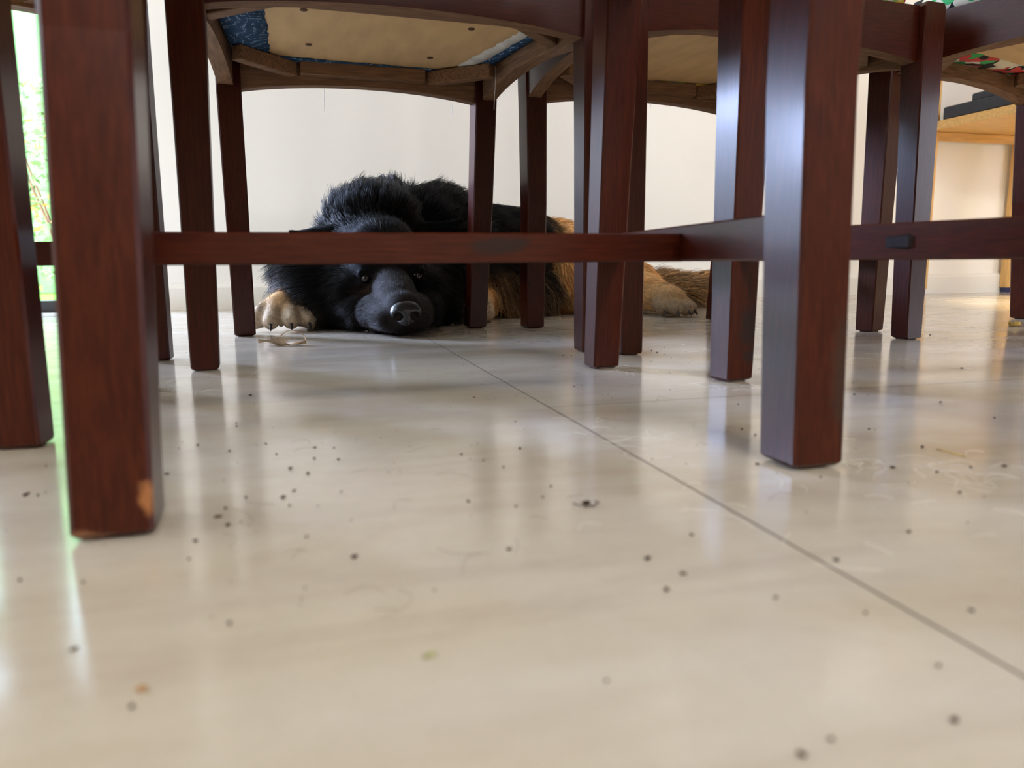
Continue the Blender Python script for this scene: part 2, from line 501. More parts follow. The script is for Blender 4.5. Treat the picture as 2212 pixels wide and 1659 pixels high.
def arched(p0, p1, th, z_end, z_mid, z_top, nside):
    """rail from p0 to p1 with its lower edge arched; slot 0 = outside face and top, 1 = bare inner face, 2 = bare underside"""
    p0 = Vector(p0); p1 = Vector(p1); d = (p1 - p0); L = d.length; d /= L
    n = Vector((-d.y, d.x)) * nside              # outward
    rings = []
    K = 18
    for i in range(K + 1):
        t = i / K
        z = z_end + (z_mid - z_end) * (1 - (2 * t - 1) ** 2) ** 0.8
        c = p0 + d * (L * t)
        o = c + n * th / 2; q = c - n * th / 2
        rings.append([(o.x, o.y, z), (o.x, o.y, z_top), (q.x, q.y, z_top), (q.x, q.y, z)])
    mb = MB(); mb.loft(rings, 0, True, [0, 0, 1, 2])
    return mb

def make_chair(name, loc, rz, label, fabric, seat_seen, wood_spots=None, tone=1.0, cat='chair', group=None, flap_seed=1, rear_w=0.385, cross_y=-0.02):
    global RW_
    RW_ = rear_w
    rnd = random.Random(flap_seed)
    t = empty(name, (loc[0], loc[1], 0), rz)
    tag(t, label, cat, group)
    sp = wood_spots or {}
    def wd(axis, part=None):
        if part in sp: return wood(axis, tone, sp[part], '_' + part + str(flap_seed))
        return wood(axis, tone)
    for nm, sx in (('fr', 1), ('fl', -1)):
        front_leg(sx).build('front_leg', wd('z', nm), t)
    for nm, sx in (('rr', 1), ('rl', -1)):
        rear_leg(sx).build('rear_leg', wd('z', nm), t)
    for sx in (1, -1):
        for (px, py) in ((sx * (FW_ / 2 - 0.0145), DEP / 2 - 0.0145), (sx * rear_x(0), rear_y(0))):
            g = MB(); g.loft([crect(px, py, 0.0108, 0.0108, 0.0, 0.004), crect(px, py, 0.0108, 0.0108, 0.0020, 0.004)])
            g.build('foot_pad', M_FELT, t)
    fx = FW_ / 2 - 0.0145; fy = DEP / 2 - 0.018
    rx_, ry_ = rear_x(0.4), rear_y(0.39)
    arched((-fx, fy - 0.003), (fx, fy - 0.003), 0.021, 0.361, 0.379, 0.434, 1).build('front_rail', [wd('x'), M_RAW['x'], M_RAW['x']], t)
    arched((-rx_, ry_), (rx_, ry_), 0.021, 0.353, 0.371, 0.434, -1).build('rear_rail', [wd('x'), M_RAW['x'], M_RAW['x']], t)
    for sx in (1, -1):
        arched((sx * (rx_ + 0.002), ry_), (sx * (fx + 0.002), fy), 0.021, 0.355, 0.379, 0.434, -sx).build('side_rail', [wd('y'), M_RAW['y'], M_RAW['y']], t)
    # corner blocks and inner ledges that carry the loose seat
    for (cx, cy, ax, ay) in ((-fx, fy, 1, -1), (fx, fy, -1, -1), (-rx_, ry_, 1, 1), (rx_, ry_, -1, 1)):
        b = MB(); b.obox((cx + ax * 0.014, cy + ay * 0.090), (cx + ax * 0.090, cy + ay * 0.014), 0.017, 0.378, 0.3975, 0.001)
        b.build('corner_block', M_RAW['x'], t)
    for y in (fy - 0.022, ry_ + 0.019):
        xx = (fx if y > 0 else rx_) - 0.10
        b = MB(); b.box(-xx, xx, y - 0.009, y + 0.009, 0.380, 0.3985, 0.001); b.build('seat_ledge', M_RAW['x'], t)
    # stretchers
    zs0, zs1 = 0.1095, 0.1355
    for sx in (1, -1):
        b = MB(); b.obox((sx * rear_x(0.12), rear_y(0.12) + 0.014), (sx * (fx), fy - 0.008), 0.018, zs0, zs1, 0.0012)
        b.build('side_stretcher', wd('y'), t)
    yh = cross_y
    f_ = (yh - rear_y(0.12)) / (fy - rear_y(0.12)); xh = rear_x(0.12) + (fx - rear_x(0.12)) * f_
    b = MB(); b.box(-xh + 0.008, xh - 0.008, yh - 0.008, yh + 0.008, 0.1093, 0.1295, 0.001)
    b.build('cross_stretcher', wd('x', 'cross'), t)
    for sx in (1, -1):
        b = MB(); b.box(sx * xh - 0.0099, sx * xh + 0.0099, yh - 0.013, yh + 0.013, 0.1165, 0.1275, 0.002)
        b.build('stretcher_tenon', M_TENON, t)
    # seat: plywood board, padded cover, cover cloth folded under the board
    m = 0.013
    o_fx, o_rx, o_fy, o_ry = fx - m, rx_ - m, fy - m, ry_ + m
    zb = 0.400
    outer = [(-o_fx, o_fy), (o_fx, o_fy), (o_rx, o_ry), (-o_rx, o_ry)]
    b = MB(); b.loft([[(x, y, zb) for x, y in outer], [(x, y, zb + 0.010) for x, y in outer]])
    b.build('seat_board', M_PLY, t)
    b = MB(); rings = []
    for z, s in ((zb + 0.011, 1.0), (0.436, 1.0), (0.439, 1.035), (0.452, 1.05), (0.463, 1.02), (0.470, 0.9), (0.473, 0.6), (0.474, 0.05)):
        K = 10; ring = []
        for a in range(4):
            (xa, ya), (xb, yb) = outer[a], outer[(a + 1) % 4]
            for i in range(K):
                q = i / K; x = xa + (xb - xa) * q; y = ya + (yb - ya) * q
                e = 1 - 0.06 * abs(2 * q - 1) ** 6
                ring.append((x * s * e, y * s * e, z))
        rings.append(ring)
    b.loft(rings); b.build('seat_cushion', fabric, t, smooth=True)
    if seat_seen:
        # folded edge of the cover: wide at one side, narrow elsewhere, ragged inside edge
        def flap(pa, pb, inn, w0, w1, zoff, mat, nm, sag=0.0):
            pa = Vector(pa); pb = Vector(pb); K = 36; vs = []; fs = []
            for i in range(K + 1):
                q = i / K; c = pa + (pb - pa) * q
                w = w0 + (w1 - w0) * q + rnd.uniform(-0.0022, 0.0022)
                w = max(0.004, w)
                e = c + Vector(inn) * w
                zz = zb - 0.0008 - zoff - sag * math.sin(q * math.pi * 3) ** 2
                vs += [(c.x, c.y, zb + 0.002), (c.x, c.y, zz), ((c.x + e.x) / 2, (c.y + e.y) / 2, zz - 0.0015 - rnd.uniform(0, 0.0008)), (e.x, e.y, zz + 0.0002),
                       (e.x, e.y, zz + 0.0007), (c.x, c.y, zz + 0.0007)]
            for i in range(K):
                for a in range(5):
                    fs.append((i * 6 + a, i * 6 + a + 1, i * 6 + 6 + a + 1, i * 6 + 6 + a))
            mesh_obj(nm, vs, fs, mat, t, None, True)
        return t, flap, (o_fx, o_rx, o_fy, o_ry, zb), rnd
    return t, None, None, rnd

def back_of(t, tone=1.0):
    """top rail, lower rail and slats between the rear posts"""
    def bar(nm, z0, z1, th, curve):
        rings = []; K = 10; zm = (z0 + z1) / 2; xw = rear_x(zm) - 0.010
        for i in range(K + 1):
            q = i / K; x = -xw + 2 * xw * q
            yy = rear_y(zm) - curve * (1 - (2 * q - 1) ** 2)
            lean = (rear_y(z1) - rear_y(z0)) / 2
            rings.append([(x, yy - th / 2 - lean, z0), (x, yy + th / 2 - lean, z0), (x, yy + th / 2 + lean, z1), (x, yy - th / 2 + lean, z1)])
        mb = MB(); mb.loft(rings); mb.build(nm, wood('x', tone), t)
    bar('top_rail', 0.885, 0.955, 0.020, 0.022)
    bar('lower_back_rail', 0.545, 0.580, 0.018, 0.010)
    for i in range(4):
        x = -0.096 + i * 0.064
        rings = []
        for z in (0.57, 0.68, 0.79, 0.895):
            c = 0.010 + 0.012 * (z - 0.57) / 0.325
            rings.append(crect(x, rear_y(z) - c * (1 - (x / rear_x(z)) ** 2), 0.014, 0.0055, z, 0.001))
        mb = MB(); mb.loft(rings); mb.build('back_slat', wood('z', tone), t)

M_TENON = simple('dark_tenon_end', (0.014, 0.009, 0.009), 0.7, 0.15, 0.3, 120)
DARK = (0.018, 0.010, 0.009); CHIP = (0.32, 0.13, 0.045); WORN = (0.17, 0.075, 0.035)
def lean(t, k):
    for c in t.children:
        for v in c.data.vertices: v.co.x += k * v.co.z
def pose(front_c, rear_c):
    """centre and rotation from the mid points of the front and rear feet lines (world xy)"""
    f = Vector(front_c); r = Vector(rear_c); d = (f - r)
    c = (f + r) / 2
    return (c.x, c.y), math.atan2(d.y, d.x) - math.pi / 2
def place(center, deg): return center, math.radians(deg)

# near chair, its back turned to the camera
p, a = place((0.0875, 0.542), 1.4)
ch1 = make_chair('dining_chair', p, a, 'dark red wooden chair nearest the camera, seen from behind, chipped left foot', M_PRINT_Y, False,
                 {'rl': [(-0.1545, -0.2105, 0.0165, 0.0046, CHIP, (1, 0.7, 0.6)), (-0.180, -0.2105, 0.0015, 0.0042, WORN, (0.35, 0.7, 1)), (-0.1535, -0.2105, 0.045, 0.0012, WORN, (1, 1, 0.05))],
                  'cross': [(0.045, -0.028, 0.1205, 0.0062, DARK, (0.30, 0.7, 1)), (0.062, -0.028, 0.123, 0.003, DARK, (0.4, 1, 1))],
                  'rr': [(0.19, -0.21, 0.05, 0.02, (0.035, 0.018, 0.012), (1.4, 1, 0.5))]}, 1.0, flap_seed=1, rear_w=0.369, cross_y=-0.02)[0]
back_of(ch1); lean(ch1, 0.032)
# chair opposite, over the dog's head, blue seat
p, a = place((0.114, 1.070), 180 + 2.8)
ch2, flap, dims, rn = make_chair('dining_chair', p, a, 'dark red wooden chair with blue patterned seat standing over the dog\'s head', M_BLUE, True, None, 0.85, flap_seed=2, rear_w=0.40)
back_of(ch2, 0.85)
ofx, orx, ofy, ory, zb = dims
flap((ofx, ofy), (orx, ory), (-1, 0.05), 0.060, 0.046, 0.000, M_BLUE, 'seat_cover_fold')       # sitter's right = picture left
flap((orx, ory), (-orx, ory), (0, 1), 0.030, 0.010, 0.0005, M_BLUE, 'seat_cover_fold')
flap((-orx, ory), (-ofx, ofy), (1, 0.05), 0.022, 0.016, 0.0005, M_BLUE, 'seat_cover_fold')
flap((-orx + 0.02, ory + 0.006), (-ofx + 0.012, ofy - 0.06), (1, 0.05), 0.030, 0.020, -0.0004, M_LINING, 'seat_lining')
def nails(t, pts, zb):
    for (x, y) in pts:
        b = MB(); b.loft([[(x + r * math.cos(k * 0.785), y + r * math.sin(k * 0.785), z) for k in range(8)] for r, z in ((0.0045, zb + 0.001), (0.0045, zb - 0.0010), (0.0025, zb - 0.0018))])
        b.build('nail_head', M_NAIL, t)
nails(ch2, [(0.085, -0.055), (-0.085, -0.075), (-0.105, 0.075), (0.10, 0.09)], zb)
def threads(t, specs):
    for (x, y, z, L, bend) in specs:
        b = MB(); pts = [(x + bend * math.sin(q * 2.2) * q, y + bend * 0.5 * math.sin(q * 3.1), z - L * q) for q in [i / 8 for i in range(9)]]
        b.tube(pts, 0.00045, 5); b.build('loose_thread', M_THREAD, t)
threads(ch2, [(0.055, -0.172, 0.396, 0.060, 0.002), (-0.135, -0.165, 0.396, 0.058, -0.006), (-0.185, -0.08, 0.396, 0.062, 0.003)])
lean(ch2, -0.013)
# chair beside it
p, a = place((0.580, 1.060), 180 + 5.0)
ch3, flap, dims, rn = make_chair('dining_chair', p, a, 'dark red wooden chair with yellow print seat edge, in front of the dog\'s hindquarters', M_PRINT_Y, True, None, 0.9, flap_seed=3, rear_w=0.40)
back_of(ch3, 0.9)
flap((ofx, ofy), (orx, ory), (-1, 0.05), 0.020, 0.018, 0.000, M_PRINT_Y, 'seat_cover_fold')
flap((orx, ory), (-orx, ory), (0, 1), 0.012, 0.014, 0.0005, M_PRINT_Y, 'seat_cover_fold')
flap((-orx, ory), (-ofx, ofy), (1, 0.05), 0.020, 0.020, 0.0005, M_PRINT_G, 'seat_cover_fold')
threads(ch3, [(-0.03, -0.172, 0.396, 0.032, 0.006), (-0.058, -0.168, 0.396, 0.030, 0.000)])
lean(ch3, 0.010)
# chair at the right end, turned
p, a = place((1.138, 0.868), 90 + 20.5)
ch4, flap, dims, rn = make_chair('dining_chair', p, a, 'turned dark red chair with green print seat edge, before the pine shelves', M_PRINT_G, True, None, 0.9, flap_seed=4)
back_of(ch4, 0.9); ch4.scale = (1.0, 1.15, 1.03)
flap((ofx, ofy), (orx, ory), (-1, 0.05), 0.045, 0.045, 0.000, M_PRINT_G, 'seat_cover_fold')
flap((orx, ory), (-orx, ory), (0, 1), 0.018, 0.018, 0.0005, M_PRINT_G, 'seat_cover_fold')
flap((-orx, ory), (-ofx, ofy), (1, 0.05), 0.020, 0.020, 0.0005, M_PRINT_G, 'seat_cover_fold')
# near right chair
p, a = place((0.625, 0.455), 6.5)
ch5 = make_chair('dining_chair', p, a, 'dark red wooden chair at right foreground with a dark tenon patch on its stretcher', M_PRINT_G, False,
                 {'fl': [(-0.214, 0.1805, 0.050, 0.0085, DARK, (0.8, 0.6, 0.42)), (-0.212, 0.1805, 0.024, 0.0060, DARK, (0.8, 0.6, 0.9)), (-0.216, 0.1805, 0.086, 0.0022, (0.015, 0.006, 0.004), (1.4, 0.7, 0.16))]}, 1.0, flap_seed=5, cross_y=0.03)[0]
back_of(ch5)
# left end chair
p, a = place((-0.359, 0.752), -90 - 1.2)
ch0 = make_chair('dining_chair', p, a, 'dark red wooden chair at the far left edge of the photo, beside the near chair', M_BLUE, False, None, 1.0, flap_seed=6)[0]
back_of(ch0)

# ------------------------------------------------------------------ pine shelves against the back wall
sh = empty('shelf_unit', (2.066, 1.831, 0))
tag(sh, 'yellow pine open shelf unit against the back wall at right', 'shelf')
SXH, SYH = 0.185, 0.190
for sx in (-1, 1):
    for sy in (-1, 1):
        x, y = sx * (SXH - 0.014), sy * (SYH - 0.014)
        b = MB(); b.box(x - 0.014, x + 0.014, y - 0.014, y + 0.014, 0.016, 1.35, 0.0015); pst = b.build('post', M_PINE, sh)
        b = MB(); b.loft([crect(x, y, 0.012, 0.012, 0.0, 0.003), crect(x, y, 0.012, 0.012, 0.017, 0.003)]); b.build('foot_cap', M_BLUECAP, pst)
for z in (0.493, 0.90, 1.30):
    b = MB(); b.box(-SXH, SXH, -SYH, SYH, z, z + 0.026, 0.0015); b.build('shelf_board', M_PINE_X, sh)
    b = MB(); b.box(-SXH + 0.028, SXH - 0.028, SYH - 0.022, SYH - 0.006, z - 0.026, z - 0.001); b.build('back_rail', M_PINE_X, sh)
bx = empty('storage_case', (2.000, 1.84, 0.5195))
tag(bx, 'dark blue-black stepped case lying on the pine shelf', 'case')
b = MB(); b.box(-0.115, 0.10, -0.12, 0.12, 0.0, 0.036, 0.003); b.build('case_base', M_DARKBOX, bx)
b = MB(); b.box(-0.105, 0.09, -0.12, 0.030, 0.036, 0.058, 0.003); b.build('case_lid', M_DARKBOX, bx)
#DOG
# ------------------------------------------------------------------ the dog
BLK = (0.0040, 0.0040, 0.0048); BLB = (0.012, 0.0100, 0.0088); TAN = (0.86, 0.50, 0.20); TAN2 = (0.62, 0.36, 0.15)
CREAM = (0.68, 0.54, 0.38); MUZ = (0.021, 0.0158, 0.0135); SABLE = (0.20, 0.13, 0.068); PAWD = (0.30, 0.22, 0.14); FOR = (0.40, 0.28, 0.15)
NOSE_P = np.array((0.153, 1.128, 0.040))
# p0, r0, p1, r1 (hair runs from p0 to p1), colour, hair length, lift, sable share (strands of the other colour)
B = []
def cap(p0, r0, p1, r1, col, ln, lift=0.35, mixc=None, share=0.0, flow=None):
    B.append(dict(p0=np.array(p0, float), r0=r0, p1=np.array(p1, float), r1=r1, col=np.array(col), ln=ln, lift=lift,
                  mixc=np.array(mixc if mixc is not None else col), share=share, flow=None if flow is None else np.array(flow, float)))
# trunk
cap((0.138, 1.400, 0.150), 0.084, (0.160, 1.470, 0.160), 0.090, BLK, 0.046, 0.75, BLB, 0.3, (0.15, 0.5, 0.75))
cap((0.225, 1.470, 0.150), 0.088, (0.272, 1.515, 0.155), 0.095, BLK, 0.042, 0.7, BLB, 0.4, (0.55, 0.4, 0.45))
cap((0.190, 1.440, 0.090), 0.085, (0.230, 1.500, 0.095), 0.090, BLK, 0.045, 0.4, BLB, 0.3, (0.3, 0.1, -0.8))
cap((0.290, 1.530, 0.125), 0.100, (0.420, 1.590, 0.118), 0.108, BLK, 0.024, 0.22, BLB, 0.35, (0.85, 0.35, -0.25))
cap((0.420, 1.590, 0.118), 0.108, (0.495, 1.640, 0.113), 0.101, BLK, 0.020, 0.18, BLB, 0.35, (0.85, 0.4, -0.3))
cap((0.500, 1.690, 0.124), 0.087, (0.640, 1.720, 0.108), 0.082, BLB, 0.018, 0.2, SABLE, 0.35, (0.85, 0.3, -0.5))
cap((0.550, 1.655, 0.106), 0.098, (0.640, 1.690, 0.090), 0.090, TAN, 0.024, 0.2, TAN2, 0.35, (0.6, 0.0, -0.8))
cap((0.380, 1.520, 0.060), 0.062, (0.470, 1.545, 0.055), 0.058, BLB, 0.060, 0.3, SABLE, 0.55, (0.3, -0.1, -1.0))
# hindquarters, near side
cap((0.590, 1.625, 0.120), 0.074, (0.555, 1.575, 0.070), 0.068, TAN, 0.030, 0.3, TAN2, 0.3, (0.25, -0.1, -1.0))
cap((0.545, 1.575, 0.065), 0.062, (0.590, 1.555, 0.045), 0.048, TAN, 0.052, 0.3, FOR, 0.35, (0.15, -0.1, -1.0))
cap((0.640, 1.620, 0.085), 0.070, (0.705, 1.560, 0.058), 0.056, TAN, 0.020, 0.25, TAN2, 0.3, (0.6, -0.5, -0.5))
cap((0.705, 1.545, 0.052), 0.050, (0.715, 1.460, 0.040), 0.034, TAN, 0.014, 0.2, TAN2, 0.35, (0.5, -0.8, -0.2))
cap((0.712, 1.460, 0.038), 0.033, (0.722, 1.400, 0.031), 0.029, TAN2, 0.010, 0.2, PAWD, 0.5, (0.4, -0.9, -0.2))
for dx, dy in ((-0.033, 0.004), (-0.013, -0.012), (0.010, -0.012), (0.029, 0.004)):
    cap((0.722 + dx * 0.8, 1.398 + dy, 0.026), 0.016, (0.722 + dx, 1.372 + dy, 0.016), 0.0135, PAWD, 0.007, 0.2, BLB, 0.25, (0.1, -0.9, -0.3))
# tail
cap((0.690, 1.690, 0.085), 0.036, (0.790, 1.680, 0.050), 0.030, SABLE, 0.042, 0.45, BLB, 0.4, (0.9, 0.0, 0.1))
cap((0.790, 1.680, 0.050), 0.030, (0.960, 1.640, 0.044), 0.026, SABLE, 0.050, 0.5, TAN2, 0.4, (0.95, -0.1, 0.15))
# fore legs
cap((0.075, 1.470, 0.060), 0.046, (0.005, 1.390, 0.046), 0.030, TAN, 0.012, 0.2, TAN2, 0.25)
cap((0.005, 1.390, 0.046), 0.030, (-0.027, 1.345, 0.036), 0.028, TAN, 0.009, 0.2, CREAM, 0.4)
for (tx, ty, bx_, by_) in ((-0.054, 1.340, -0.068, 1.316), (-0.038, 1.330, -0.043, 1.300), (-0.012, 1.328, -0.011, 1.299), (0.004, 1.336, 0.015, 1.312)):
    cap((tx, ty, 0.036), 0.0130, (bx_, by_, 0.0165), 0.0132, CREAM, 0.006, 0.2, PAWD, 0.4)
for bx_ in (-0.0555, -0.027, 0.002):
    cap((bx_, 1.318, 0.012), 0.006, (bx_, 1.326, 0.034), 0.006, BLB, 0.004, 0.2, BLK, 0.5)  # dark strips between the toes: groove shade put into the coat colour
cap((0.300, 1.520, 0.080), 0.058, (0.368, 1.508, 0.056), 0.048, TAN2, 0.034, 0.3, FOR, 0.4, (0.35, -0.1, -0.9))
cap((0.360, 1.510, 0.042), 0.038, (0.325, 1.420, 0.034), 0.029, TAN, 0.012, 0.2, TAN2, 0.3)
for dx in (-0.026, -0.009, 0.009, 0.026):
    cap((0.318 + dx * 0.8, 1.405, 0.028), 0.016, (0.312 + dx, 1.378 + abs(dx) * 0.3, 0.016), 0.0140, CREAM, 0.007, 0.2, PAWD, 0.3)
# head
cap((0.140, 1.315, 0.126), 0.060, (0.132, 1.362, 0.130), 0.073, BLK, 0.014, 0.25, BLB, 0.25, (0, 0.9, 0.3))
cap((0.120, 1.290, 0.094), 0.038, (0.118, 1.33, 0.110), 0.045, BLK, 0.008, 0.2, BLB, 0.2, (-0.2, 0.9, 0.3))
cap((0.176, 1.290, 0.097), 0.038, (0.174, 1.33, 0.110), 0.045, BLK, 0.008, 0.2, BLB, 0.2, (0.2, 0.9, 0.3))
cap((0.098, 1.305, 0.066), 0.046, (0.080, 1.345, 0.070), 0.056, BLK, 0.022, 0.35, BLB, 0.4, (-0.6, 0.6, -0.3))
cap((0.196, 1.310, 0.068), 0.046, (0.208, 1.350, 0.070), 0.056, BLK, 0.022, 0.35, BLB, 0.3, (0.6, 0.6, -0.3))
cap((0.060, 1.355, 0.070), 0.056, (0.045, 1.395, 0.075), 0.060, BLK, 0.068, 0.6, BLB, 0.5, (-0.9, 0.2, 0.0))
cap((0.055, 1.345, 0.035), 0.040, (0.040, 1.370, 0.035), 0.038, BLK, 0.040, 0.4, BLB, 0.5, (-0.6, 0.1, -0.5))
cap((0.215, 1.350, 0.060), 0.056, (0.235, 1.390, 0.075), 0.064, BLK, 0.046, 0.45, BLB, 0.3, (0.75, 0.2, -0.4))
cap((0.215, 1.330, 0.030), 0.034, (0.245, 1.360, 0.030), 0.036, BLK, 0.030, 0.4, BLB, 0.3, (0.6, 0.1, -0.5))
cap((0.150, 1.185, 0.050), 0.030, (0.148, 1.265, 0.072), 0.036, MUZ, 0.0080, 0.25, BLK, 0.45, (0, 0.9, 0.2))
cap((0.152, 1.152, 0.039), 0.0285, (0.150, 1.200, 0.047), 0.032, MUZ, 0.0065, 0.22, BLK, 0.4, (0, 0.9, 0.1))
cap((0.134, 1.160, 0.028), 0.023, (0.118, 1.225, 0.034), 0.029, MUZ, 0.0095, 0.3, BLK, 0.4, (-0.35, 0.8, -0.3))
cap((0.170, 1.160, 0.027), 0.023, (0.182, 1.225, 0.034), 0.029, MUZ, 0.0095, 0.3, BLK, 0.4, (0.35, 0.8, -0.3))
cap((0.152, 1.165, 0.018), 0.018, (0.150, 1.250, 0.028), 0.030, BLB, 0.006, 0.2, MUZ, 0.3, (0, 0.8, -0.2))
cap((0.100, 1.265, 0.032), 0.032, (0.085, 1.320, 0.036), 0.040, BLK, 0.020, 0.35, BLB, 0.35, (-0.5, 0.6, -0.5))
cap((0.196, 1.265, 0.032), 0.032, (0.205, 1.320, 0.036), 0.040, BLK, 0.020, 0.35, BLB, 0.3, (0.5, 0.6, -0.5))
cap((0.122, 1.222, 0.013), 0.016, (0.180, 1.222, 0.013), 0.016, BLB, 0.008, 0.3, BLK, 0.4, (0, 0.6, -0.5))
cap((0.112, 1.262, 0.060), 0.012, (0.104, 1.280, 0.056), 0.016, (0.10, 0.055, 0.026), 0.007, 0.2, BLK, 0.5, (-0.5, 0.8, -0.1))
for (ex, ey, ez) in ((0.1085, 1.2570, 0.0850), (0.1900, 1.2590, 0.0880)):
    cap((ex - 0.010, ey - 0.001, ez + 0.0085), 0.0055, (ex + 0.010, ey - 0.002, ez + 0.0085), 0.0055, BLK, 0.005, 0.2, BLB, 0.3, (0, 0.9, 0.5))
    cap((ex - 0.010, ey + 0.001, ez - 0.0085), 0.0045, (ex + 0.010, ey - 0.001, ez - 0.0085), 0.0045, BLK, 0.005, 0.2, BLB, 0.3, (0, 0.7, -0.5))
def ear(base, tip, w):
    bs = np.array(base); tp = np.array(tip); wv = np.array(w)
    for q in (-1, -0.5, 0, 0.5, 1):
        cap(bs + wv * q, 0.0085, tp - (tp - bs) * 0.12 * abs(q), 0.0045, BLK, 0.006, 0.2, BLB, 0.2)
ear((0.078, 1.372, 0.146), (-0.006, 1.392, 0.164), (0.012, 0.012, -0.022))
ear((0.196, 1.365, 0.140), (0.290, 1.380, 0.186), (0.018, 0.012, -0.030))

def capsule_mesh():
    mb = MB()
    for b in B:
        p0, p1, r0_, r1_ = b['p0'], b['p1'], b['r0'], b['r1']
        d = p1 - p0; L = np.linalg.norm(d); d = d / max(L, 1e-6)
        a = np.array((0, 0, 1.0)) if abs(d[2]) < 0.9 else np.array((1.0, 0, 0))
        u = np.cross(d, a); u /= np.linalg.norm(u); w = np.cross(d, u)
        rings = []; n = 20
        for k in range(1, 6):
            ph = -math.pi / 2 + k * math.pi / 2 / 5.0
            rings.append((p0 + d * r0_ * math.sin(ph), r0_ * math.cos(ph)))
        for k in range(0, 5):
            ph = k * math.pi / 2 / 5.0
            rings.append((p1 + d * r1_ * math.sin(ph), r1_ * math.cos(ph)))
        mb.loft([[c + r * (math.cos(2 * math.pi * i / n) * u + math.sin(2 * math.pi * i / n) * w) for i in range(n)] for c, r in rings])
    return mb

def weights(P):
    """signed distance to each capsule, and soft weights"""
    D = np.empty((len(P), len(B)))
    for j, b in enumerate(B):
        d = b['p1'] - b['p0']; L2 = max(d @ d, 1e-9)
        t = np.clip(((P - b['p0']) @ d) / L2, 0, 1)
        c = b['p0'] + t[:, None] * d
        D[:, j] = np.linalg.norm(P - c, axis=1) - (b['r0'] + (b['r1'] - b['r0']) * t)
    Wt = np.exp(-np.clip(D - D.min(1, keepdims=True), 0, None) / 0.006)
    return D, Wt / Wt.sum(1, keepdims=True)

